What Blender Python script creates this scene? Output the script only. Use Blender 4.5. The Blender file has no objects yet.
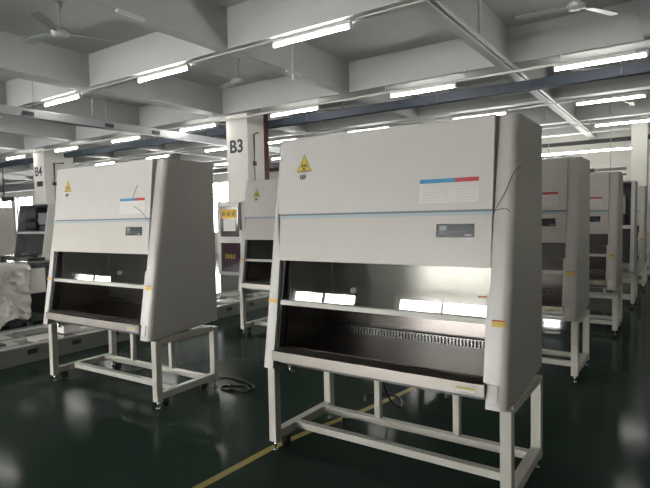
import bpy, bmesh, math, random
from mathutils import Vector, Matrix
random.seed(7)
S = bpy.context.scene
COL = S.collection
PI = math.pi

# ------------------------------------------------------------------ camera, sky, exposure
def make_camera():
    y, p, r = math.radians(34.2957), math.radians(-2.8398), math.radians(-1.1169)
    fw = Vector((-math.sin(y)*math.cos(p), math.cos(y)*math.cos(p), math.sin(p)))
    rt = Vector((math.cos(y), math.sin(y), 0)); up = rt.cross(fw)
    rt2 = math.cos(r)*rt + math.sin(r)*up
    up2 = -math.sin(r)*rt + math.cos(r)*up
    cd = bpy.data.cameras.new('camera'); co = bpy.data.objects.new('camera', cd); COL.objects.link(co)
    m = Matrix((rt2, up2, -fw)).transposed().to_4x4()
    m.translation = Vector((2.4102, -2.7275, 1.6487))
    co.matrix_world = m
    cd.sensor_fit = 'HORIZONTAL'; cd.sensor_width = 36; cd.lens = 524.83/650*36
    cd.clip_start = .05; cd.clip_end = 200
    S.camera = co
make_camera()

SKY = 33.0
LAMP = 58.0
w = bpy.data.worlds.new('sky'); S.world = w; w.use_nodes = True
bg = w.node_tree.nodes['Background']; bg.inputs[0].default_value = (1, .96, .945, 1); bg.inputs[1].default_value = SKY
S.view_settings.view_transform = 'Standard'; S.view_settings.look = 'None'
S.view_settings.gamma = 1; S.view_settings.exposure = 0.0; S.view_settings.use_curve_mapping = False
try:
    S.cycles.use_denoising = True; S.cycles.max_bounces = 10; S.cycles.transparent_max_bounces = 12
    S.cycles.diffuse_bounces = 5; S.cycles.glossy_bounces = 5; S.cycles.sample_clamp_indirect = 6
except Exception: pass

# ------------------------------------------------------------------ materials
def mat(name, col, rough=.5, metal=0, spec=.5, noise=0, nscale=6, bump=0, bscale=200, coat=0, rvar=0):
    m = bpy.data.materials.new(name); m.use_nodes = True
    nt = m.node_tree; b = nt.nodes['Principled BSDF']
    b.inputs['Base Color'].default_value = (*col, 1); b.inputs['Roughness'].default_value = rough
    b.inputs['Metallic'].default_value = metal; b.inputs['Specular IOR Level'].default_value = spec
    if coat: b.inputs['Coat Weight'].default_value = coat; b.inputs['Coat Roughness'].default_value = .08
    tc = nt.nodes.new('ShaderNodeTexCoord')
    n = nt.nodes.new('ShaderNodeTexNoise'); n.inputs['Scale'].default_value = nscale; n.inputs['Detail'].default_value = 4
    nt.links.new(tc.outputs['Object'], n.inputs['Vector'])
    k = noise if noise else .03
    mx = nt.nodes.new('ShaderNodeMix'); mx.data_type = 'RGBA'
    mx.inputs[6].default_value = (*[c*(1-k) for c in col], 1); mx.inputs[7].default_value = (*[min(1, c*(1+k)) for c in col], 1)
    nt.links.new(n.outputs['Fac'], mx.inputs[0]); nt.links.new(mx.outputs[2], b.inputs['Base Color'])
    if rvar:
        mr = nt.nodes.new('ShaderNodeMapRange'); mr.inputs['From Min'].default_value = .3; mr.inputs['From Max'].default_value = .7
        mr.inputs['To Min'].default_value = rough-rvar; mr.inputs['To Max'].default_value = rough+rvar
        nt.links.new(n.outputs['Fac'], mr.inputs['Value']); nt.links.new(mr.outputs[0], b.inputs['Roughness'])
    if bump:
        n2 = nt.nodes.new('ShaderNodeTexNoise'); n2.inputs['Scale'].default_value = bscale
        nt.links.new(tc.outputs['Object'], n2.inputs['Vector'])
        bp = nt.nodes.new('ShaderNodeBump'); bp.inputs['Strength'].default_value = bump; bp.inputs['Distance'].default_value = .01
        nt.links.new(n2.outputs['Fac'], bp.inputs['Height']); nt.links.new(bp.outputs[0], b.inputs['Normal'])
    return m
def emit(name, col, s):
    m = mat(name, col, .4); b = m.node_tree.nodes['Principled BSDF']
    b.inputs['Emission Color'].default_value = (*col, 1); b.inputs['Emission Strength'].default_value = s
    return m
def glass(name, tint=(1, 1, 1), refl=1.0, rough=0.0, ior=1.5):
    m = bpy.data.materials.new(name); m.use_nodes = True; nt = m.node_tree
    nt.nodes.remove(nt.nodes['Principled BSDF']); out = nt.nodes['Material Output']
    t = nt.nodes.new('ShaderNodeBsdfTransparent'); t.inputs[0].default_value = (*tint, 1)
    g = nt.nodes.new('ShaderNodeBsdfGlossy'); g.inputs['Roughness'].default_value = rough
    f = nt.nodes.new('ShaderNodeFresnel')
    ge = nt.nodes.new('ShaderNodeNewGeometry'); ma = nt.nodes.new('ShaderNodeMath'); ma.operation = 'MULTIPLY_ADD'
    ma.inputs[1].default_value = 1/ior-ior; ma.inputs[2].default_value = ior
    nt.links.new(ge.outputs['Backfacing'], ma.inputs[0]); nt.links.new(ma.outputs[0], f.inputs[0])
    ml = nt.nodes.new('ShaderNodeMath'); ml.operation = 'MULTIPLY'; ml.inputs[1].default_value = refl
    mx = nt.nodes.new('ShaderNodeMixShader')
    nt.links.new(f.outputs[0], ml.inputs[0]); nt.links.new(ml.outputs[0], mx.inputs[0])
    nt.links.new(t.outputs[0], mx.inputs[1]); nt.links.new(g.outputs[0], mx.inputs[2]); nt.links.new(mx.outputs[0], out.inputs[0])
    return m
def brushed(name, col, rough, aniso_scale=(1, 1, 1), metal=1.0):
    m = mat(name, col, rough, metal, nscale=8)
    nt = m.node_tree; b = nt.nodes['Principled BSDF']
    tc = nt.nodes.new('ShaderNodeTexCoord'); mp = nt.nodes.new('ShaderNodeMapping'); mp.inputs['Scale'].default_value = aniso_scale
    n = nt.nodes.new('ShaderNodeTexNoise'); n.inputs['Scale'].default_value = 30; n.inputs['Detail'].default_value = 6
    nt.links.new(tc.outputs['Object'], mp.inputs[0]); nt.links.new(mp.outputs[0], n.inputs['Vector'])
    mr = nt.nodes.new('ShaderNodeMapRange'); mr.inputs['To Min'].default_value = rough*.8; mr.inputs['To Max'].default_value = rough*1.25
    nt.links.new(n.outputs['Fac'], mr.inputs['Value']); nt.links.new(mr.outputs[0], b.inputs['Roughness'])
    bp = nt.nodes.new('ShaderNodeBump'); bp.inputs['Strength'].default_value = .0; bp.inputs['Distance'].default_value = .001
    return m

M = {}
M['white'] = mat('white_powder_coat', (.66, .63, .605), .38, spec=.5, bump=.02, bscale=300)
M['warm'] = mat('warm_white_powder_coat', (.61, .565, .52), .36, spec=.5, bump=.02, bscale=300)
M['panel'] = mat('pale_grey_powder_coat', (.63, .60, .57), .30, spec=.55, bump=.02, bscale=300)
M['frame'] = mat('cream_white_frame_paint', (.62, .60, .54), .42, bump=.02)
M['steel'] = brushed('brushed_stainless_steel', (.25, .225, .212), .2, (1, 1, .05), .8)
def anisotropic(m, a, rot):
    nt = m.node_tree; b = nt.nodes['Principled BSDF']; t = nt.nodes.new('ShaderNodeTangent'); t.direction_type = 'RADIAL'; t.axis = 'Z'
    nt.links.new(t.outputs[0], b.inputs['Tangent']); b.inputs['Anisotropic'].default_value = a; b.inputs['Anisotropic Rotation'].default_value = rot
anisotropic(M['steel'], .85, .25)
M['worktop'] = brushed('worktop_stainless_steel', (.25, .22, .20), .33, (.05, 1, 1))
M['sillsteel'] = mat('front_edge_stainless_steel', (.42, .39, .355), .38, 1)
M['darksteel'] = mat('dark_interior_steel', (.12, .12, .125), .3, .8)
M['chrome'] = mat('chrome', (.75, .75, .75), .15, 1)
M['black'] = mat('black_plastic', (.012, .012, .014), .4)
M['rubber'] = mat('black_rubber', (.01, .01, .01), .6)
M['blue_strip'] = mat('pale_blue_strip', (.42, .50, .54), .35)
M['blue_grey'] = mat('blue_grey_groove', (.16, .20, .22), .5)
M['yellow'] = mat('yellow_print', (.70, .52, .05), .5)
M['sticker_yellow'] = mat('amber_sticker', (.72, .46, .06), .5)
M['red'] = mat('red_print', (.55, .06, .06), .5)
M['orange_red'] = mat('orange_red_print', (.6, .12, .05), .5)
M['lblue'] = mat('blue_print', (.06, .30, .55), .5)
M['paper'] = mat('white_paper', (.78, .75, .72), .6)
M['greyprint'] = mat('grey_print', (.64, .62, .60), .6)
M['display'] = mat('display_plastic', (.025, .028, .035), .25)
M['lcd'] = mat('lcd_window', (.16, .17, .18), .15)
M['lcdlight'] = mat('lcd_pale', (.34, .35, .36), .2)
M['sash'] = glass('sash_glass', (.90, .92, .91), 1.7)
M['pane'] = glass('window_glass', (.96, .98, .97), 1)
M['floor'] = mat('dark_green_epoxy_floor', (.021, .035, .027), .12, spec=.02, noise=.14, nscale=1.3, bump=.012, bscale=5, rvar=.02)
M['ceil'] = mat('grey_white_ceiling_paint', (.52, .525, .52), .8, noise=.05, nscale=.7)
M['beam'] = mat('beam_paint', (.55, .553, .55), .75, noise=.05, nscale=.8)
M['wall'] = mat('cream_wall_paint', (.62, .61, .56), .8, noise=.03)
M['column'] = mat('column_paint', (.72, .70, .66), .7, noise=.03)
M['yline'] = mat('yellow_floor_paint', (.30, .24, .03), .3, noise=.2, nscale=14)
M['navy'] = mat('navy_lettering', (.015, .022, .05), .6)
M['duct'] = mat('slate_blue_tray_paint', (.022, .032, .05), .5)
M['galv'] = mat('galvanised_steel', (.36, .37, .38), .45, .6, noise=.08, nscale=9)
M['conduit'] = mat('white_conduit', (.72, .71, .68), .5)
M['rod'] = mat('grey_rod', (.35, .35, .35), .5, .5)
M['fan'] = mat('fan_grey_paint', (.42, .43, .42), .35)
M['fanblade'] = mat('fan_blade_paint', (.36, .38, .37), .3)
M['tube'] = emit('fluorescent_tube', (1, .985, .93), LAMP)
M['lampbody'] = mat('lamp_white', (.8, .8, .78), .4)
M['brown'] = mat('red_brown_pipe_paint', (.06, .015, .017), .45)
M['cable'] = mat('black_cable', (.012, .012, .012), .5)
M['purple'] = mat('dark_purple_glass', (.035, .012, .022), .12)
M['darkglass'] = mat('dark_door_glass', (.03, .027, .026), .1)
M['wrap'] = mat('white_plastic_wrap', (.66, .62, .57), .35, noise=.08, nscale=12)
M['darkframe'] = mat('dark_grey_frame', (.04, .04, .045), .5)
M['alu'] = mat('pale_aluminium', (.60, .60, .57), .4, .35, noise=.06)
M['track'] = mat('track_grey_paint', (.16, .17, .15), .5, noise=.05)
M['darkgrey'] = mat('dark_grey_duct', (.05, .052, .054), .6)

# ------------------------------------------------------------------ mesh helpers
class MB:
    def __init__(s): s.bm = bmesh.new(); s.mats = []
    def mi(s, m):
        if m is None: return 0
        if m not in s.mats: s.mats.append(m)
        return s.mats.index(m)
    def box(s, x0, x1, y0, y1, z0, z1, m=None, bev=0):
        i = s.mi(m)
        vs = [s.bm.verts.new(p) for p in ((x0,y0,z0),(x1,y0,z0),(x1,y1,z0),(x0,y1,z0),(x0,y0,z1),(x1,y0,z1),(x1,y1,z1),(x0,y1,z1))]
        fs = [s.bm.faces.new([vs[k] for k in q]) for q in ((3,2,1,0),(4,5,6,7),(0,1,5,4),(1,2,6,5),(2,3,7,6),(3,0,4,7))]
        for f in fs: f.material_index = i
        if bev:
            es = list({e for f in fs for e in f.edges})
            r = bmesh.ops.bevel(s.bm, geom=es, offset=bev, segments=2, affect='EDGES', profile=.5)
            for f in r['faces']: f.material_index = i
        return s
    def loft(s, rings, m=None, cap=True, smooth=False):
        i = s.mi(m); vr = [[s.bm.verts.new(p) for p in r] for r in rings]; n = len(vr[0])
        for a, b in zip(vr, vr[1:]):
            for k in range(n):
                f = s.bm.faces.new((a[k], a[(k+1) % n], b[(k+1) % n], b[k])); f.material_index = i; f.smooth = smooth
        if cap:
            f = s.bm.faces.new(vr[0][::-1]); f.material_index = i
            f = s.bm.faces.new(vr[-1]); f.material_index = i
        return s
    def prism(s, poly, a, b, m=None):          # polygon of 3-D points, extruded from offset a to offset b
        a, b = Vector(a), Vector(b)
        return s.loft([[Vector(p)+a for p in poly], [Vector(p)+b for p in poly]], m)
    def tube(s, pts, r, m=None, n=8, cap=True):
        pts = [Vector(p) for p in pts]; rings = []
        up = Vector((0, 0, 1))
        for k, p in enumerate(pts):
            d = (pts[min(k+1, len(pts)-1)] - pts[max(k-1, 0)]).normalized()
            u = d.cross(up)
            if u.length < .05: u = d.cross(Vector((0, 1, 0)))
            u.normalize(); v = d.cross(u)
            rr = r[k] if isinstance(r, (list, tuple)) else r
            rings.append([p + rr*(math.cos(2*PI*j/n)*u + math.sin(2*PI*j/n)*v) for j in range(n)])
        return s.loft(rings, m, cap, True)
    def build(s, name, m=None, parent=None, loc=None):
        bmesh.ops.recalc_face_normals(s.bm, faces=s.bm.faces)
        me = bpy.data.meshes.new(name); s.bm.to_mesh(me); s.bm.free()
        for k in (s.mats or [m]): me.materials.append(k)
        o = bpy.data.objects.new(name, me); COL.objects.link(o)
        if parent: o.parent = parent
        if loc: o.location = loc
        return o
def empty(name, loc=(0, 0, 0), rz=0):
    o = bpy.data.objects.new(name, None); COL.objects.link(o); o.location = loc; o.rotation_euler = (0, 0, math.radians(rz)); o.empty_display_size = .1
    return o
def tag(o, label, cat, group=None, kind=None):
    o['label'] = label
    if cat: o['category'] = cat
    if group: o['group'] = group
    if kind: o['kind'] = kind
    return o
def struct(o, label=None):
    o['kind'] = 'structure'
    if label: o['label'] = label
    return o
def copy_tree(o, parent=None):
    c = o.copy(); COL.objects.link(c); c.parent = parent
    for ch in list(o.children): copy_tree(ch, c)
    return c
def text_obj(name, body, size, m, parent=None, extrude=.002):
    cu = bpy.data.curves.new(name, 'FONT'); cu.body = body; cu.size = size; cu.extrude = extrude; cu.align_x = 'CENTER'; cu.align_y = 'CENTER'; cu.offset = size*.022
    t = bpy.data.objects.new(name+'_curve', cu); COL.objects.link(t)
    bpy.context.view_layer.update()
    me = bpy.data.meshes.new_from_object(t.evaluated_get(bpy.context.evaluated_depsgraph_get()))
    bpy.data.objects.remove(t)
    me.materials.clear(); me.materials.append(m)
    o = bpy.data.objects.new(name, me); COL.objects.link(o)
    if parent: o.parent = parent
    return o

# ------------------------------------------------------------------ building shell
X0, X1, Y0, Y1, ZS, ZB = -42.0, 6.0, -9.0, 16.0, 4.55, 4.0
struct(MB().box(X0, X1, Y0, Y1, -.15, 0).build('floor', M['floor']))
struct(MB().box(X0-.3, X1+.3, Y0-.3, Y1+.3, ZS, ZS+.2).build('ceiling', M['ceil']))
nwin = [0]
def wall_y(name, y0, y1, wins, inner):
    """a wall across X with window openings (x0, x1, z0, z1)"""
    mb = MB(); x = X0-.3
    for (a, b, z0, z1) in sorted(wins):
        mb.box(x, a, y0, y1, -.15, ZS)
        if z0 > 0: mb.box(a, b, y0, y1, -.15, z0)
        mb.box(a, b, y0, y1, z1, ZS); x = b
    mb.box(x, X1+.3, y0, y1, -.15, ZS)
    struct(mb.build(name, M['wall']))
    for (a, b, z0, z1) in sorted(wins):
        nwin[0] += 1
        r = struct(empty('window_%d' % nwin[0], ((a+b)/2, (y0+y1)/2, z0)))
        hw, h = (b-a)/2, z1-z0
        fr = MB(); t = .05
        fr.box(-hw, -hw+t, -.04, .04, 0, h).box(hw-t, hw, -.04, .04, 0, h).box(-hw+t, hw-t, -.04, .04, 0, t).box(-hw+t, hw-t, -.04, .04, h-t, h)
        fr.box(-t/2, t/2, -.04, .04, t, h-t)
        if h > 1.2: fr.box(-hw+t, -t/2, -.03, .03, h*.60-.03, h*.60+.03).box(t/2, hw-t, -.03, .03, h*.60-.03, h*.60+.03)
        fr.build('window_frame', M['darkgrey'] if h > 1.2 and inner else M['lampbody'], r)
        MB().box(-hw+t, hw-t, -.004, .004, t, h-t).build('window_pane', M['pane'], r)
front = [(-7.0, -4.8, 1.95, 2.5), (-3.6, -1.2, .12, 2.5), (-10.4, -8.2, .7, 2.5), (-13.8, -11.6, .4, 1.95), (-17.0, -14.6, 1.95, 2.5), (-20.6, -18.4, 1.4, 2.5), (-24, -21.8, 1.4, 2.5)]  # unseen windows; some left ones enlarged to brighten the cabinet fronts
wall_y('wall_front', Y0-.3, Y0, front, False)
back = [(a, a+2.4, 1.0, 3.55) for a in (-40.2, -37.2, -34.2, -24.6, -21.2, -18.0, -3.2)]
wall_y('wall_back', Y1, Y1+.3, back, True)
struct(MB().box(X0-.3, X0, Y0-.3, Y1+.3, -.15, ZS).build('wall_left', M['wall']))
struct(MB().box(X1, X1+.3, Y0-.3, Y1+.3, -.15, ZS).build('wall_right', M['wall']))
# a pair of glazed leaves low in the back wall seen between the cabinet legs is a plain door with two panes
# beams that run away from the viewer and girders that cross them
ybeams = [(-6.5, -6.1), (-3.0, -2.79), (-.07, .13), (2.85, 3.15), (-9.3, -9.05), (-12.2, -11.95), (-15.25, -14.85), (-18.2, -17.95), (-21.1, -20.9), (-24, -23.6), (-27, -26.8), (-30, -29.8), (5.75, 6.0)]
for a, b in ybeams:
    struct(MB().box(a, b, Y0, Y1, ZB, ZS).build('ceiling_beam', M['beam']))
gird = [(-.55, -.3), (-3.6, -3.2), (-6.7, -6.4), (2.62, 2.85), (5.8, 6.2), (8.95, 9.2), (12.05, 12.3), (14.4, 14.7)]
for a, b in gird:
    mb = MB(); xs = sorted(ybeams); x = X0
    for p, q in xs + [(X1, X1)]:
        if p > x: mb.box(x, p, a, b, ZB, ZS)
        x = max(x, q)
    struct(mb.build('ceiling_girder', M['beam']))
struct(MB().box(1.95, 2.8, -6, 5.75, ZB-.02, ZS-.01).build('ceiling_beam_wide', M['darkgrey']))
for nm, (x, y, s, z) in {'column_b3': (-6.2, 6.0, .64, ZB), 'column_b4': (-14.75, 6.0, .64, ZB), 'c3': (1.29, 13.0, .36, ZB), 'c4': (-22.9, 6.0, .64, ZB)}.items():
    struct(MB().box(x, x+s, y, y+(.95 if nm == 'column_b4' else s), 0, z).build('column', M['column']))
    # the part of the column that rises between beam and girder
    struct(MB().box(x+s*.55, x+s, y, y+s*.45, z, ZS).build('column', M['column']))
for body, x in (('B3', -5.90), ('B4', -14.47)):
    r = text_obj('column_sign', body, .40, M['navy']); r.location = (x, 5.998, 3.28); r.rotation_euler = (PI/2, 0, 0); r.scale = (1.02, 1, 1)
    tag(r, 'dark navy lettering %s painted high on a white column' % body, 'lettering')
sb = MB().box(-14.55, -14.25, 5.98, 6.0, 2.82, 2.98).build('wall_plate', M['darkframe'])
tag(sb, 'small dark plate on the far white column under its lettering B4', 'sign')

# ------------------------------------------------------------------ floor marking
yl = MB(); pl = [(-.12, -1.6), (-.04, -.5), (-.02, .1), (.05, .55), (.18, 1.1), (.31, 1.96), (.42, 2.7), (.62, 4.0)]
i = yl.mi(M['yline'])
for (a, b), (c, e) in zip(pl, pl[1:]):
    f = yl.bm.faces.new([yl.bm.verts.new(p) for p in ((a-.03, b, .0015), (a+.03, b, .0015), (c+.03, e, .0015), (c-.03, e, .0015))])
tag(yl.build('floor_line'), 'yellow line painted on the green floor under the nearest cabinet', 'floor marking', kind='structure')

# ------------------------------------------------------------------ the biosafety cabinet
W, D, YT, ZBOT, H = 1.667, .825, .2485, .62, 2.2
K = YT/(H-ZBOT)
def yf(z, rec=0): return K*(z-ZBOT)+rec
def yd(z, rec=0): return yf(z, rec)-.045*max(0, (z-1.36)/.84)      # the doors stand a little prouder towards the top
def slab_on_front(mb, x0, x1, z0, z1, rec, th, m=None, f=None):
    """thin plate lying in the slanted front plane; rec = its front, th = thickness backwards"""
    f = f or yf
    p = [(x0, f(z0, rec), z0), (x1, f(z0, rec), z0), (x1, f(z1, rec), z1), (x0, f(z1, rec), z1)]
    mb.prism(p, (0, 0, 0), (0, th, 0), m); return mb
def plate_on_door(mb, x0, x1, z0, z1, rec, th, m=None): return slab_on_front(mb, x0, x1, z0, z1, rec, th, m, yd)
def tri_on_front(mb, pts, rec, th, m):
    p = [(x, yd(z, rec), z) for x, z in pts]; mb.prism(p, (0, 0, 0), (0, th, 0), m)

def side_panel(right):
    mb = MB(); R = .042
    def ring(z):
        # inner edge x, with rounded outer front corner
        if right: xi = 1.556
        else: xi = .095 if z < 1.3 else (.085 if z < 1.5 else .04)
        xo = W if right else 0
        sgn = -1 if right else 1
        y0 = yf(z); r = R if right else .03
        pts = [(xi, y0, z)]
        for k in range(7):
            a = PI/2*k/6
            pts.append((xo + sgn*(r - r*math.sin(a)), y0 + r - r*math.cos(a), z))
        pts.insert(1, (xo+sgn*(r+.004), y0, z)) if abs(xo+sgn*(r+.004)-xi) > .004 else None
        pts += [(xo, y0+r+.006, z), (xo, D, z), (xi, D, z)]
        return pts
    zs = (ZBOT, 1.0, 1.3, 1.36, 1.66, 1.9, H)
    rings = [ring(z) for z in zs]
    rings[0] = [(x, y, z + (.045 if y > .5 else 0) + (.018 if x == (W if right else 0) and .05 < y < .5 else 0)) for x, y, z in rings[0]]
    mb.loft(rings, None, True, False)
    o = mb.build('side_panel', M['panel'])
    bm = bmesh.new(); bm.from_mesh(o.data)
    for f in bm.faces:
        if abs(f.normal.z) < .9: f.smooth = True
    bm.to_mesh(o.data); bm.free()
    md = o.modifiers.new('edge', 'EDGE_SPLIT'); md.split_angle = math.radians(35)
    return o

def caster(root, x, y, zt):
    mb = MB()
    mb.tube([(x, y, zt), (x, y, .075)], .014).box(x-.022, x-.016, y-.025, y+.03, .03, .085).box(x+.016, x+.022, y-.025, y+.03, .03, .085).box(x-.022, x+.022, y-.02, y+.02, .078, .088)
    c = mb.build('caster', M['chrome'], root)
    MB().tube([(x-.015, y+.008, .038), (x+.015, y+.008, .038)], .038, None, 16).build('caster_wheel', M['rubber'], c)

def stand(root, feet=True):
    F = M['frame']; lw = .062; zr0, zr1 = .085, .145
    lx = -.008
    for x, y in ((lx, .066), (W-lx-lw, .066), (lx, .76), (W-lx-lw, .76)):
        lg = MB().box(x, x+lw, y, y+lw, .068, .605, None, .004).build('leg', F, root)
        MB().tube([(x+lw/2, y+lw/2, .069), (x+lw/2, y+lw/2, .014)], .011).tube([(x+lw/2, y+lw/2, .014), (x+lw/2, y+lw/2, 0)], [.018, .022]).build('levelling_foot', M['chrome'], lg)
    for x in (lx, W-lx-lw):
        MB().box(x, x+lw, .128, .76, zr0, zr1, None, .003).build('side_rail', F, root)
        MB().box(x+.006, x+lw-.006, .128, .76, .565, .62, None, .003).build('upper_rail', F, root)
    x0, x1 = lx+lw, W-lx-lw
    MB().box(x0, x1, .66, .715, zr0+.012, zr1, None, .003).build('rear_cross_rail', F, root)
    MB().box(x0, x1, .30, .355, zr0+.012, zr1, None, .003).build('middle_cross_rail', F, root)
    MB().box(x0, x1, .765, .815, .545, .6, None, .003).build('upper_cross_rail', F, root)
    for x in (.515, 1.125):
        MB().box(x, x+.045, .665, .71, zr1, .64, None, .003).build('support_post', F, root)
    for x, y in ((lx+lw/2+.02, .185), (W-lx-lw/2-.02, .185), (.25, .687), (W-.05, .655)): caster(root, x, y, zr0)

def cabinet():
    root = empty('biosafety_cabinet')
    P = M['white']
    for right in (False, True):
        o = side_panel(right); o.parent = root
        mb = MB(); x0, x1 = (1.572, 1.642) if right else (.012, .085)
        slab_on_front(mb, x0, x1, 1.052 if right else 1.068, 1.08 if right else 1.087, -.0015, .002, M['sticker_yellow'])
        slab_on_front(mb, x0, x1, 1.0805 if right else 1.0875, 1.088 if right else 1.091, -.0015, .002, M['red' if right else 'sticker_yellow'])
        st = mb.build('warning_sticker', None, o); st['label'] = 'small amber warning sticker'
        if right:
            mb = MB(); slab_on_front(mb, 1.572, 1.62, .66, .75, -.008, .012); cp = mb.build('cover_plate', M['paper'], o)
            mb = MB(); slab_on_front(mb, 1.54, 1.566, .745, 1.21, -.001, .03); mb.build('guard_strip', M['panel'], o)
    # upper front door
    mb = MB(); plate_on_door(mb, .058, 1.554, 1.68, H, .0, .09); u = mb.build('upper_door', P, root)
    sg = MB()
    t0 = [(.264, 2.085), (.203, 1.967), (.33, 1.967)]
    tri_on_front(sg, t0, -.001, .002, M['black'])
    c = (sum(p[0] for p in t0)/3, sum(p[1] for p in t0)/3)
    tri_on_front(sg, [(c[0]+(x-c[0])*.90, c[1]+(z-c[1])*.90) for x, z in t0], -.002, .002, M['yellow'])
    def disk(cx, cz, r, rec, m, n=12):
        tri_on_front(sg, [(cx+r*math.cos(2*PI*k/n), cz+r*math.sin(2*PI*k/n)) for k in range(n)], rec, .002, m)
    for a in (90, 210, 330):
        ca, sa = math.cos(math.radians(a)), math.sin(math.radians(a))
        disk(c[0]+.017*ca, c[1]-.006+.017*sa, .018, -.003, M['black'])
    for a in (90, 210, 330):
        ca, sa = math.cos(math.radians(a)), math.sin(math.radians(a))
        disk(c[0]+.023*ca, c[1]-.006+.023*sa, .0125, -.004, M['yellow'])
    disk(c[0], c[1]-.006, .006, -.005, M['yellow'])
    sg.build('biohazard_sign', None, u)
    tx = MB(); x = .234
    for wd, hh in ((.011, .022), (.007, .03), (.012, .024), (.006, .018)):
        plate_on_door(tx, x, x+wd, 1.94-hh, 1.945, -.001, .002, M['black']); x += wd+.005
    tx.build('hazard_wording', None, u)
    lb = MB()
    plate_on_door(lb, 1.124, 1.475, 1.722, 1.838, -.001, .002, M['paper'])
    plate_on_door(lb, 1.124, 1.338, 1.838, 1.862, -.001, .002, M['lblue']); plate_on_door(lb, 1.338, 1.475, 1.838, 1.862, -.001, .002, M['red'])
    for k in range(6):
        zz = 1.818-k*.016
        for a, b in ((1.14, 1.20+.015*((k*7) % 5)), (1.215+.015*((k*7) % 5), 1.30), (1.35, 1.37+.012*((k*5) % 6)), (1.385+.012*((k*5) % 6)-.01, 1.465)):
            plate_on_door(lb, a, b, zz-.003, zz, -.0022, .0012, M['greyprint'])
    lb.build('instruction_label', None, u)
    # blue strip between the doors and the control panel below
    mb = MB(); plate_on_door(mb, .064, 1.554, 1.648, 1.668, .006, .06, M['blue_strip']); plate_on_door(mb, .062, 1.554, 1.668, 1.68, .012, .06, M['blue_grey'])
    mb.build('decor_strip', None, root)
    mb = MB(); plate_on_door(mb, .075, 1.554, 1.36, 1.648, .0, .06); cp = mb.build('control_panel', M['warm'], root)
    mb = MB(); plate_on_door(mb, .085, 1.554, 1.36, 1.376, .06, .03); mb.build('panel_lip', M['panel'], cp)
    ds = MB(); plate_on_door(ds, 1.237, 1.458, 1.525, 1.601, -.006, .008, M['display'])
    plate_on_door(ds, 1.251, 1.305, 1.54, 1.594, -.0072, .002, M['lcd']); plate_on_door(ds, 1.260, 1.297, 1.566, 1.589, -.0085, .002, M['lcdlight'])
    plate_on_door(ds, 1.405, 1.445, 1.537, 1.541, -.0072, .002, M['greyprint'])
    for k in range(5): plate_on_door(ds, 1.31+k*.024, 1.325+k*.024, 1.555, 1.558, -.0072, .002, M['lcd'])
    ds.build('display_screen', None, cp)
    # body behind: roof, back, ceiling of chamber, dark gap
    mb = MB()
    top = [(.04, yf(H, .03), H-.004), (1.56, yf(H, .03), H-.004), (1.56, D-.01, H-.004), (.04, D-.01, H-.004)]
    mb.prism(top, (0, 0, -.02), (0, 0, 0)); mb.box(.04, 1.56, D-.02, D, .64, H-.025)
    mb.build('outer_casing', P, root)
    mb = MB(); slab_on_front(mb, 1.545, 1.556, .74, H-.01, .045, .04); mb.build('shadow_gap', M['darkframe'], root)  # dark strip paints the shade in the joint beside the panel
    # chamber
    S_ = M['steel']
    ch = MB()
    ch.box(.125, 1.545, .715, .73, .765, 1.62).build('chamber_back', S_, root)
    for x0, x1 in ((.112, .125), (1.545, 1.558)):
        p = [(x0, yf(.765, .07), .765), (x0, .73, .765), (x0, .73, 1.62), (x0, yf(1.62, .07), 1.62)]
        MB().prism(p, (0, 0, 0), (x1-x0, 0, 0)).build('chamber_side', S_, root)
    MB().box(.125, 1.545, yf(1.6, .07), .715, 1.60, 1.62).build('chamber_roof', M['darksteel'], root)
    bk = root.children[-4]
    MB().box(.125, 1.545, .10, .715, .742, .765).build('worktop', M['worktop'], root)
    MB().tube([(.129, .711, .766), (.129, .711, 1.6)], .005, None, 6).build('corner_line', M['chrome'], root)  # chrome rod added to draw the bright line along the corner
    g = MB(); g.box(.125, 1.545, .662, .667, .767, .772).box(.125, 1.545, .662, .667, .818, .824)
    for k in range(58):
        x = .127+k*.0245; g.box(x, x+.012, .662, .666, .772, .818)
    g.build('rear_air_grille', M['chrome'], root)
    MB().box(.125, 1.545, .69, .714, .766, .83).build('grille_backing', M['black'], root)
    fg = MB(); fg.box(.125, 1.545, .05, .10, .745, .762); fg.build('front_air_grille', M['black'], root)
    tp_ = MB().tube([(.33, .714, 1.09), (.33, .685, 1.09)], .022, None, 16).build('service_tap', M['lampbody'], root)
    # sash: glass, lifting handle, side tracks
    mb = MB(); slab_on_front(mb, .125, 1.548, 1.06, 1.40, .052, .005); sash = mb.build('sash', M['sash'], root); sash['label'] = 'clear sliding glass sash'
    mb = MB(); slab_on_front(mb, .11, 1.552, 1.056, 1.086, .012, .055); hd = mb.build('sash_handle', M['frame'], sash)
    mb = MB(); slab_on_front(mb, 1.476, 1.545, 1.192, 1.2, .0505, .001); mb.build('sash_mark', M['orange_red'], sash)
    for x0, x1 in ((.095, .11), (1.548, 1.556)):
        mb = MB(); slab_on_front(mb, x0, x1, .742, 1.36, .03, .05); mb.build('sash_track', M['darksteel'], root)
    mb = MB(); slab_on_front(mb, .11, .125, .742, 1.36, .07, .02); mb.build('sash_guide', M['black'], root)
    # front sill and tub underneath
    mb = MB(); mb.prism([(.1, -.012, .684), (.1, .05, .672), (.1, .06, .766), (.1, .03, .757), (.1, -.012, .75)], (0, 0, 0), (1.456, 0, 0)); sl = mb.build('front_sill', M['sillsteel'], root)
    mb = MB(); mb.box(1.40, 1.51, -.0135, -.012, .698, .73, M['greyprint']).box(1.405, 1.505, -.0142, -.0134, .714, .724, M['yellow']); mb.build('rating_plate', None, sl)
    MB().box(.1, 1.56, .075, D-.02, .64, .742).build('drain_tub', M['darksteel'], root)
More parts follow.
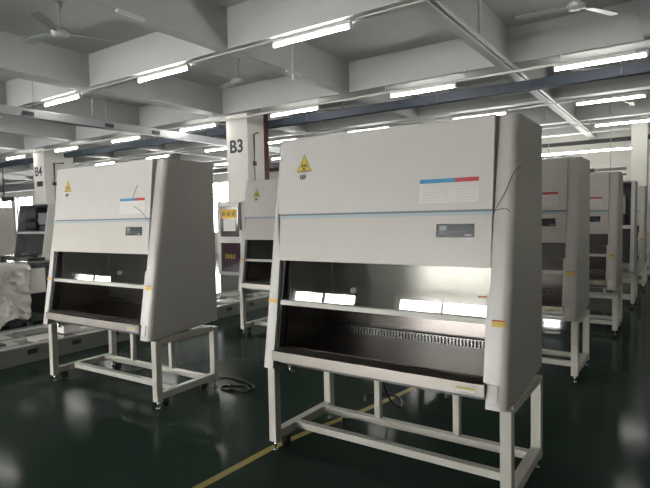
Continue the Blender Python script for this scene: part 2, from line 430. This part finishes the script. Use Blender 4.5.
    MB().tube([(.2, .06, .645), (.2, .06, .61), (.24, .06, .605)], .014).build('drain_valve', M['chrome'], root)
    stand(root)
    return root

def loose_wire(root, pts):
    MB().tube(pts, .002, None, 6).build('loose_wire', M['cable'], root)

G = 'biosafety cabinets on castor stands'
main = cabinet()
left = copy_tree(main)
others = []
spots = [(-2.857, 2.728, 0, 'white biosafety cabinet in the middle distance, half hidden behind the nearest cabinet'),
         (-.085, 2.70, -.3, 'white biosafety cabinet directly behind the nearest cabinet on the right side'),
         (.03, 5.12, .1, 'white biosafety cabinet third in the right-hand row, showing a red-topped label'),
         (.09, 10.15, 0, 'white biosafety cabinet second from the far end of the right-hand row'),
         (.12, 12.35, 0, 'white biosafety cabinet at the very far end of the right-hand row'),
         (-17.5, 5.0, 0, 'pale cabinet at the far left edge showing its plain side panel')]
for x, y, r, lab in spots:
    c = copy_tree(main); c.location = (x, y, 0); c.rotation_euler = (0, 0, math.radians(r)); tag(c, lab, 'laboratory cabinet', G)
tag(main, 'large white biosafety cabinet nearest the camera with blue and red label', 'laboratory cabinet', G)
left.location = (-3.02, .0435, 0); left.rotation_euler = (0, 0, math.radians(1.36))
tag(left, 'white biosafety cabinet on the left showing its broad grey side panel', 'laboratory cabinet', G)
def on_panel(x, z):
    r, a0 = .042, W-.042
    y = yf(z)
    if x > W: return (W+.004, y+.085, z)
    if x > a0: y += r-r*math.sqrt(max(0, 1-((x-a0)/r)**2))
    return (x, y-.006, z)
loose_wire(main, [on_panel(*q) for q in ((1.556, 1.655), (1.563, 1.67), (1.585, 1.71), (1.609, 1.754), (1.625, 1.795), (1.638, 1.833), (1.655, 1.875), (1.664, 1.895), (1.674, 1.91))])
loose_wire(main, [on_panel(*q) for q in ((1.548, 1.662), (1.57, 1.672), (1.60, 1.68), (1.63, 1.678), (1.645, 1.665))])
loose_wire(left, [(x, yd(z)-.004, z) for x, z in ((1.556, 1.652), (1.533, 1.66), (1.49, 1.70), (1.42, 1.75), (1.33, 1.79))])
loose_wire(left, [(x, yd(z)-.006, z) for x, z in ((1.315, 1.85), (1.318, 1.87), (1.34, 1.92), (1.371, 1.978))])

def bare_cabinet(loc, label):
    root = empty('unfinished_cabinet', loc)
    for right in (False, True):
        mb = MB(); x0, x1 = (1.60, 1.66) if right else (.02, .08)
        p = [(x0, 0, .62), (x0, .75, .62), (x0, .75, 2.2), (x0, YT, 2.2)]
        mb.prism(p, (0, 0, 0), (x1-x0, 0, 0)).build('side_frame', M['panel'] if right else M['galv'], root)
    slab_on_front(MB(), .08, 1.6, 1.36, 1.42, .02, .04).build('front_bar', M['alu'], root)
    MB().box(.08, 1.6, .27, .75, 2.17, 2.2).build('roof_plate', M['galv'], root)
    MB().box(.08, 1.6, .73, .75, .65, 2.17).build('rear_plate', M['darksteel'], root)
    MB().box(.08, 1.6, .1, .73, .65, .75).build('base_tray', M['galv'], root)
    MB().box(.15, .7, .35, .7, 1.8, 2.1).build('blower_box', M['darkframe'], root)
    MB().box(.85, 1.5, .35, .7, 1.62, 1.95).build('filter_box', M['galv'], root)
    MB().box(.15, .75, .33, .7, 1.5, 1.68).build('motor_tray', M['darksteel'], root)
    MB().box(.95, 1.5, .33, .7, 1.45, 1.58).build('control_tray', M['darkframe'], root)
    MB().box(.08, 1.6, .30, .33, .75, 1.36).build('inner_panel', M['darkframe'], root)
    stand(root)
    tag(root, label, 'laboratory cabinet', 'unfinished cabinets without front panels')
bare_cabinet((-13.9, 4.85, 0), 'unfinished cabinet with open dark front standing before the far left column')
bare_cabinet((.066, 7.62, 0), 'unfinished cabinet with open dark shelves in the right-hand row')

# ------------------------------------------------------------------ lamps
def lamp():
    r = empty('fluorescent_lamp')
    MB().box(-.60, .60, -.028, .028, .0, .035, None, .006).build('lamp_housing', M['lampbody'], r)
    MB().tube([(-.575, 0, -.028), (.575, 0, -.028)], .017, None, 10).build('lamp_tube', M['tube'], r)
    for s in (-1, 1): MB().box(s*.59-.012, s*.59+.012, -.024, .024, -.05, .0).build('lamp_end', M['lampbody'], r)
    return r
lp = lamp(); first = [True]
rows = {'nearest': (2.74, 3.95, [-13.1, -10.2, -7.2, -4.32, -1.48, 1.45]),
        'second': (5.74, 3.80, [-15.3, -12.35, -9.55, -6.85, -4.05, -1.30, 1.40]),
        'third': (8.9, 3.84, [-18.2, -15.3, -12.3, -9.4, -7.0, -4.15, -1.34, 1.22]),
        'fourth': (12.0, 3.83, [-24, -21, -18.1, -15.1, -12.2, -9.3, -6.7, -4.0, -1.3, 1.17]),
        'front': (-.42, 3.95, [-10.2, -7.2, -4.32, -1.48, 4.4])}
words = ['first', 'second', 'third', 'fourth', 'fifth', 'sixth', 'seventh', 'eighth', 'ninth', 'tenth']
for rn, (y, z, xs) in rows.items():
    for k, x in enumerate(xs):
        o = lp if first[0] else copy_tree(lp); first[0] = False
        o.location = (x, y, z)
        where = {'nearest': 'the nearest ceiling row', 'second': 'the second ceiling row', 'third': 'the third ceiling row back', 'fourth': 'the fourth ceiling row back', 'front': 'the row above the camera'}[rn]
        tag(o, 'lit fluorescent tube lamp, %s from the right in %s' % (words[len(xs)-1-k], where), 'ceiling lamp', 'fluorescent tubes under the ceiling beams')
    c = MB(); c.box(min(xs)-1.5, 1.85, y-.02, y+.02, z+.037, z+.065)
    xx = min(xs)-1.2
    while xx < 1.8:
        c.tube([(xx, y, z+.065), (xx, y, ZS if rn in ('fourth',) else ZB+.02)], .005, None, 6); xx += 1.45
    tag(c.build('lamp_rail', M['conduit']), 'long slim conduit rail carrying the lamps of %s' % where, 'conduit')
for k, x in enumerate((-1.9, -.7, .5)):
    o = copy_tree(lp); o.location = (x+.3, 14.0, 3.42); tag(o, 'lit tube lamp hung low before the far wall, %s from the left' % words[k], 'ceiling lamp', 'low tubes before the far wall')
for rx, rz in (((1.3, -.42), 3.95),):
    o = copy_tree(lp); o.location = (2.75, 3.35, 3.92); tag(o, 'tube lamp cut off by the right edge, beneath the dark ceiling beam', 'ceiling lamp')

# ------------------------------------------------------------------ ceiling fans
def fan():
    r = empty('ceiling_fan')
    MB().tube([(0, 0, .40), (0, 0, .30)], [.05, .035], None, 14).build('canopy', M['fan'], r)
    MB().tube([(0, 0, .31), (0, 0, .02)], .012, None, 8).build('rod', M['fan'], r)
    MB().tube([(0, 0, .06), (0, 0, .045), (0, 0, .01), (0, 0, -.035), (0, 0, -.055)], [.03, .085, .115, .10, .045], None, 20).build('motor', M['fan'], r)
    for k in range(3):
        a = k*2*PI/3; ca, sa = math.cos(a), math.sin(a)
        mb = MB(); pr = []
        for t, wd, zz in ((.09, .03, -.005), (.16, .045, -.005), (.22, .105, 0), (.45, .12, .0), (.66, .125, -.005), (.70, .10, -.006)):
            tw = .16
            rg = []
            for u, v in ((-1, -.004), (1, -.004), (1, .004), (-1, .004)):
                lx, ly = t, u*wd/2; lz = zz+v+u*wd/2*tw
                rg.append((lx*ca-ly*sa, lx*sa+ly*ca, lz))
            pr.append(rg)
        mb.loft(pr); mb.build('fan_blade', M['fanblade'], r)
    return r
f0 = fan(); ff = True
for x, y, rz, lab in ((-4.40, 1.16, -52, 'grey ceiling fan nearest the top left corner'), (-4.22, 4.32, 40, 'grey ceiling fan in the bay in front of the column lettered B3'),
                      (1.32, 4.35, 60, 'grey ceiling fan cut by the top edge on the right'), (1.32, 7.82, 100, 'pale ceiling fan below and behind the one at the top edge'),
                      (1.40, 11.0, -30, 'small far ceiling fan above the right-hand row of cabinets'), (-4.22, 7.85, 4, 'ceiling fan half hidden by the blue tray above the nearest cabinet'), (-7.6, 7.6, 30, 'small ceiling fan beyond the left end of the blue tray')):
    o = f0 if ff else copy_tree(f0); ff = False
    o.location = (x, y, 4.15); o.rotation_euler = (0, 0, math.radians(rz)); tag(o, lab, 'ceiling fan', 'ceiling fans')

# ------------------------------------------------------------------ trays, pipes, conduits
tr = empty('cable_tray', (0, 6.72, 3.78))
MB().box(-19, 3.5, -.06, .06, .0, .02).box(-19, 3.5, -.07, -.06, -.03, .13).box(-19, 3.5, .06, .07, -.03, .13).build('tray_channel', M['duct'], tr)
for x in (-18, -15.5, -13, -10, -7.5, -4.4, -1.4, -.2, 1.6):
    MB().tube([(x, -.065, 0), (x, -.065, ZS-3.78)], .006, None, 6).build('hanger_rod', M['rod'], tr)
tag(tr, 'slate blue cable tray running across under the beams behind the column', 'cable tray')
t2 = empty('metal_duct', (-7.3, 0, 3.55))
MB().box(-.12, .02, -3, 11, 0, .16, None, .01).build('duct_body', M['galv'], t2)
for y in (-1, 1.0, 2.25, 3.4, 3.7, 6.8): MB().tube([(.01, y, .1), (.01, y, ZS-3.55)], .007, None, 6).build('hanger_rod', M['rod'], t2)
for y in (2.15, 3.75, 4.9): MB().box(.02, .05, y-.09, y+.09, .03, .1).build('socket_box', M['darkframe'], t2)
tag(t2, 'pale galvanised trunking running away along the left side near the ceiling', 'duct')
t3 = MB().box(-34, -16, 9.2, 9.5, 3.15, 3.45).build('air_duct', M['galv']); tag(t3, 'shiny metal air duct far left behind the column lettered B4', 'duct')
t4 = MB().box(-34, -7, 10.6, 10.9, 3.32, 3.47).build('dark_pipe_tray', M['darkframe']); tag(t4, 'dark grey tray crossing the far left bays behind both columns', 'cable tray')
t5 = MB().tube([(-12, 13.6, 3.6), (5, 13.6, 3.62)], .06, None, 10).build('dark_pipe', M['darkgrey']); tag(t5, 'dark grey pipe running across before the far wall on the right', 'pipe')
for x in (-3.4, -.2, 2.5): pass
# slim conduits fixed under the beam on the right
cd = MB().box(.17, .205, -3, 14.3, 3.955, 3.99).box(.09, .12, -3, 14.3, 3.965, 3.995).build('conduit', M['conduit']); tag(cd, 'pale slim conduits clipped under the beam above the nearest cabinet', 'conduit')
cd = MB().box(.14, .165, 4.35, 4.385, 3.99, ZS-.005).build('conduit_drop', M['conduit']); tag(cd, 'short vertical conduit down the beam side above the nearest cabinet', 'conduit')
cd = MB().box(-2.784, -2.755, 4.03, 4.06, 3.86, ZS-.005).build('conduit_drop', M['conduit']); tag(cd, 'short vertical conduit on the middle beam before the hanging strip', 'conduit')
for x, y, lab in ((-2.72, 1.05, 'short pale bracket strip under the beam at the top left'), (-2.72, 4.05, 'short pale bracket strip under the middle beam near the column lettered B3')):
    o = MB().box(x-.06, x+.0, y-.18, y+.18, 3.955, 3.985).build('bracket_strip', M['conduit']); tag(o, lab, 'bracket')
pp = MB().tube([(-5.31, 6.34, 0), (-5.31, 6.34, 3.99)], .055, None, 12).build('riser_pipe', M['brown']); tag(pp, 'dark red-brown riser pipe beside the column lettered B3', 'pipe')
pp = MB().tube([(-5.545, 6.2, 1.2), (-5.545, 6.2, 3.55), (-5.545, 6.34, 3.6)], .018, None, 8).box(-5.56, -5.52, 6.16, 6.24, 2.85, 2.95).build('thin_conduit', M['brown']); tag(pp, 'thin dark conduit down the side of the column lettered B3', 'conduit')
pp = MB().tube([(-14.085, 6.3, 1.2), (-14.085, 6.3, 3.55), (-14.085, 6.62, 3.57)], .02, None, 8).box(-14.108, -14.06, 6.24, 6.36, 2.85, 2.95).build('thin_conduit', M['brown']); tag(pp, 'thin dark conduit down the side of the column lettered B4', 'conduit')
hs = MB().box(-21.9, -20.9, 8.2, 8.25, 2.62, 2.8).box(-21.75, -21.65, 8.2, 8.25, 2.8, 3.1).box(-21.72, -21.68, 8.21, 8.24, 3.1, ZS).build('hanging_sign', M['darkframe']); tag(hs, 'dark sign hanging far left below the shiny air duct', 'sign')
# valves and pipes over the right row
pr = empty('pipe_run', (-.75, 12.75, 2.75))
MB().tube([(-2, 0, 0), (1.95, 0, .02)], .04, None, 8).tube([(-2, .1, -.15), (1.95, .1, -.13)], .03, None, 8).build('pipe', M['galv'], pr)
for x in (-1.6, .1, 1.6): MB().tube([(x, 0, 0), (x, 0, ZS-2.75)], .008, None, 6).build('hanger_rod', M['rod'], pr)
for x in (-.3, .1, .5, .8, 1.15): MB().tube([(x, 0, -.03), (x, 0, -.2)], .03, None, 8).box(x-.08, x+.08, -.04, .04, -.14, .06).build('valve', M['darkframe'], pr)
tag(pr, 'run of metal pipes with dark valves above the far right cabinets', 'pipes')
fr = empty('door_frame_panel', (.2, 14.9, 0))

bpy.data.objects.remove(fr)

# ------------------------------------------------------------------ fire hose cabinet by the column
hc = empty('fire_hose_cabinet', (-6.22, 5.62, .42))
MB().box(0, .74, .03, .34, 0, 1.62, None, .005).build('cabinet_body', M['white'], hc)
MB().box(.12, .66, .012, .03, .86, 1.53).build('upper_door', M['darkglass'], hc)
up = hc.children[-1]
g = MB().box(.16, .62, .005, .012, 1.26, 1.46, M['sticker_yellow'])
for cx in (.24, .39, .54):
    for q in ((-.05, .05, .035, .05), (-.008, .008, -.05, .05), (-.045, -.03, -.05, .02), (.03, .045, -.05, .02), (-.045, .045, -.012, 0)):
        g.box(cx+q[0], cx+q[1], .002, .005, 1.36+q[2], 1.36+q[3], M['brown'])
g.build('header_sign', None, up)
g = MB().box(.22, .58, .005, .012, .98, 1.25, M['paper'])
for k in range(7): g.box(.26, .54-.03*(k % 3), .003, .005, 1.215-k*.03, 1.222-k*.03, M['greyprint'])
g.build('notice', None, up)
MB().box(.12, .68, .012, .03, .08, .72).build('lower_door', M['purple'], hc)
g = MB()
for k, x in enumerate((.28, .36, .44, .52)):
    for q in ((-.028, .028, .03, .045), (-.007, .007, -.045, .045), (-.028, .028, -.04, -.028), (-.028, -.016, -.02, .02)): g.box(x+q[0], x+q[1], .008, .012, .42+q[2], .42+q[3], M['yellow'])
g.build('door_lettering', None, hc.children[-1])
MB().box(.70, .745, .0, .03, 1.0, 1.6).build('red_edge', M['brown'], hc)
tag(hc, 'white fire hose cabinet with two dark glass doors against the column lettered B3', 'fire hose cabinet')
pd = MB().box(-6.2, -5.5, 5.68, 5.95, 0, .42).build('cabinet_plinth', M['track']); tag(pd, 'low grey plinth under the white fire hose cabinet', 'plinth')

# ------------------------------------------------------------------ low assembly track
tk = empty('assembly_track', (-3.98, 0, 0))
MB().box(-1.2, -.06, -3, 10.5, .02, .155).build('track_bed', M['track'], tk)
MB().box(-.06, 0, -3, 10.5, 0, .2, None, .004).build('side_beam', M['track'], tk)
MB().box(-1.24, -1.2, -3, 10.5, 0, .2, None, .004).build('side_beam', M['track'], tk)
for a, b in ((-.18, -.08), (-.62, -.52), (-1.19, -1.1)): MB().box(a, b, -3, 10.5, .155, .185).build('guide_strip', M['alu'], tk)
for a, b in ((-.24, -.19), (-.74, -.68)): MB().box(a, b, -3, 10.5, .155, .17).build('groove_strip', M['black'], tk)  # black strips stand in for dark grooves along the bed
y = -2.7; k = 0
while y < 10:
    MB().box(-.5, -.26, y, y+.34, .155, .19).build('slat_plate', M['alu'] if k % 3 else M['paper'], tk)
    MB().box(-1.08, -.78, y+.1, y+.5, .155, .178).build('slat_plate', M['alu'] if k % 2 else M['track'], tk)
    MB().box(-.001, .004, y+.3, y+.42, .10, .16).build('cable_hole', M['black'], tk)
    if k % 2: MB().box(-.46, -.3, y+.06, y+.2, .19, .215).build('mount_block', M['darkframe' if k % 4 == 1 else 'paper'], tk)
    y += .55; k += 1
tag(tk, 'low grey assembly track with pale plates running behind the left cabinet', 'assembly track')
bx = MB().box(-4.55, -4.2, .92, 1.14, .217, .36, None, .006).build('white_carton', M['paper']); tag(bx, 'small white box standing on the track behind the left cabinet', 'box')

# ------------------------------------------------------------------ wrapped frame at the far left
wc = empty('wrapped_crate', (-6.95, .55, 0))
for x in (0, .8):
    for y in (0, .86, 1.14): MB().box(x, x+.06, y, y+.06, 0, .95).build('post', M['darkframe'], wc)
MB().box(0, .86, 0, 1.2, .10, .16).build('base_frame', M['darkframe'], wc)
MB().box(0, .05, .06, .86, .2, .9).box(0, .05, .92, 1.14, .2, .9).build('blocking_panel', M['darkframe'], wc)  # added dark panel, hides bright floor reflections seen through the crate
MB().box(-.02, .88, -.02, 1.22, .95, .99).build('top_frame', M['darkframe'], wc)
def crumple(parent, u0, u1, ring, name):
    bm = bmesh.new(); nu, nv = 60, 48; g = []
    for i in range(nu+1):
        row = []
        for j in range(nv+1):
            u = u0+(u1-u0)*i/nu; v = j/nv
            p = ring(u, v); row.append(bm.verts.new(p))
        g.append(row)
    for i in range(nu):
        for j in range(nv):
            f = bm.faces.new((g[i][j], g[i+1][j], g[i+1][j+1], g[i][j+1])); f.smooth = True
    me = bpy.data.meshes.new(name); bm.to_mesh(me); bm.free(); me.materials.append(M['wrap'])
    o = bpy.data.objects.new(name, me); COL.objects.link(o); o.parent = parent
    sd = o.modifiers.new('thick', 'SOLIDIFY'); sd.thickness = .006
    return o
from mathutils import noise as NZ
def ringf(u, v):
    # u along Y of the face turned to the aisle, v from floor hem over the top edge
    y = u
    if v < .75:
        z = .16 + .84*(v/.75); x = .885 + .10*(1-v/.75)**2
    else:
        t = (v-.75)/.25; z = 1.0+.015*math.sin(t*PI); x = .885-.8*t
    n = NZ.noise(Vector((y*3.1, z*2.3, x*2))) * .07 + abs(NZ.noise(Vector((y*5+z*3, z*4-y*2+3, x*5))))*.055 + abs(NZ.noise(Vector((y*11+z*7, z*6-y*5, 2))))*.05 + NZ.noise(Vector((y*22, z*17, 5)))*.012
    if v < .75: x += .02+n+abs(n)*.6
    else: z += .01+abs(n)*.5
    if v < .6: z += (1-v/.6)*(.05*math.sin(y*13)+.22*max(0, y-.5))
    y -= .10*(1-v)
    if v < .75: x += .035*abs(math.sin(y*9+z*5+n*20))
    return (x, y, z)
crumple(wc, -.25, .90, ringf, 'plastic_sheet')
def ringg(u, v):
    x = u; z = .16+.84*v if v < .9 else 1.0; y = -.03 if v < .9 else -.03+(v-.9)*3
    n = NZ.noise(Vector((x*3.7, z*2.9, 9)))*.05
    return (x, y-.02+n*.6, z+.012)
crumple(wc, -.02, .95, ringg, 'plastic_sheet')
pn = MB().box(.87, .90, .88, 1.13, .55, .94).build('paper_panel', M['paper'], wc)
tag(wc, 'dark framed crate draped in crumpled white plastic sheeting at the left edge', 'crate')
dk = MB().box(-6.9, -6.15, 1.47, 1.74, 1.05, 1.10).tube([(-6.6, 1.52, 1.13), (-6.4, 1.6, 1.16), (-6.3, 1.7, 1.13)], .04, None, 8).build('black_cover', M['black']); tag(dk, 'black folded cover lying on top of the plastic wrapped crate', 'cover')
dr = MB().box(-9.4, -9.3, 1.9, 2.0, 0, 1.35).box(-9.4, -8.0, 2.0, 2.06, .98, 1.05).box(-8.1, -8.0, 1.9, 2.0, 0, 1.05).box(-9.3, -8.1, 1.94, 1.97, .3, .98).build('dark_barrier', M['darkframe']); tag(dr, 'dark metal rack with a tall post behind the wrapped crate', 'rack')
bs = MB().box(-7.6, -6.95, 1.82, 2.7, 0, .95).build('black_block', M['black']); tag(bs, 'black box added right of the wrapped crate to darken the view past the left cabinet', 'box')  # added black block, keeps the area beside the crate dark

# ------------------------------------------------------------------ cables on the floor
def cord(pts, label, name='power_cord'):
    # Catmull-Rom through the points
    P = [Vector(p) for p in pts]; out = []
    for k in range(len(P)-1):
        a, b, c, e = P[max(k-1, 0)], P[k], P[k+1], P[min(k+2, len(P)-1)]
        for s in range(6):
            t = s/6; out.append(.5*((2*b)+(c-a)*t+(2*a-5*b+4*c-e)*t*t+(3*b-a-3*c+e)*t**3))
    out.append(P[-1])
    tag(MB().tube(out, .009, None, 6).build(name, M['cable']), label, 'cable')
z = .009
cord([(-1.75, .95, z), (-1.55, 1.12, z), (-1.33, 1.14, z), (-1.12, 1.10, z), (-1.0, 1.02, z)], 'black power cord trailing on the floor from the left cabinet')
cord([(-1.0, 1.0, z), (-1.08, .93, z), (-1.25, .84, z), (-1.33, .92, z), (-1.2, 1.0, z), (-1.05, .97, z+.02), (-1.02, .9, z), (-1.2, .87, z+.02), (-1.28, .95, z+.02)], 'coiled black cord end on the floor right of the left cabinet')
cord([(.10, 1.25, z), (.02, 1.4, z), (.12, 1.55, z), (.3, 1.5, z), (.42, 1.3, z), (.36, 1.2, z+.1), (.38, .9, .55)], 'black cord looped on the floor under the nearest cabinet')
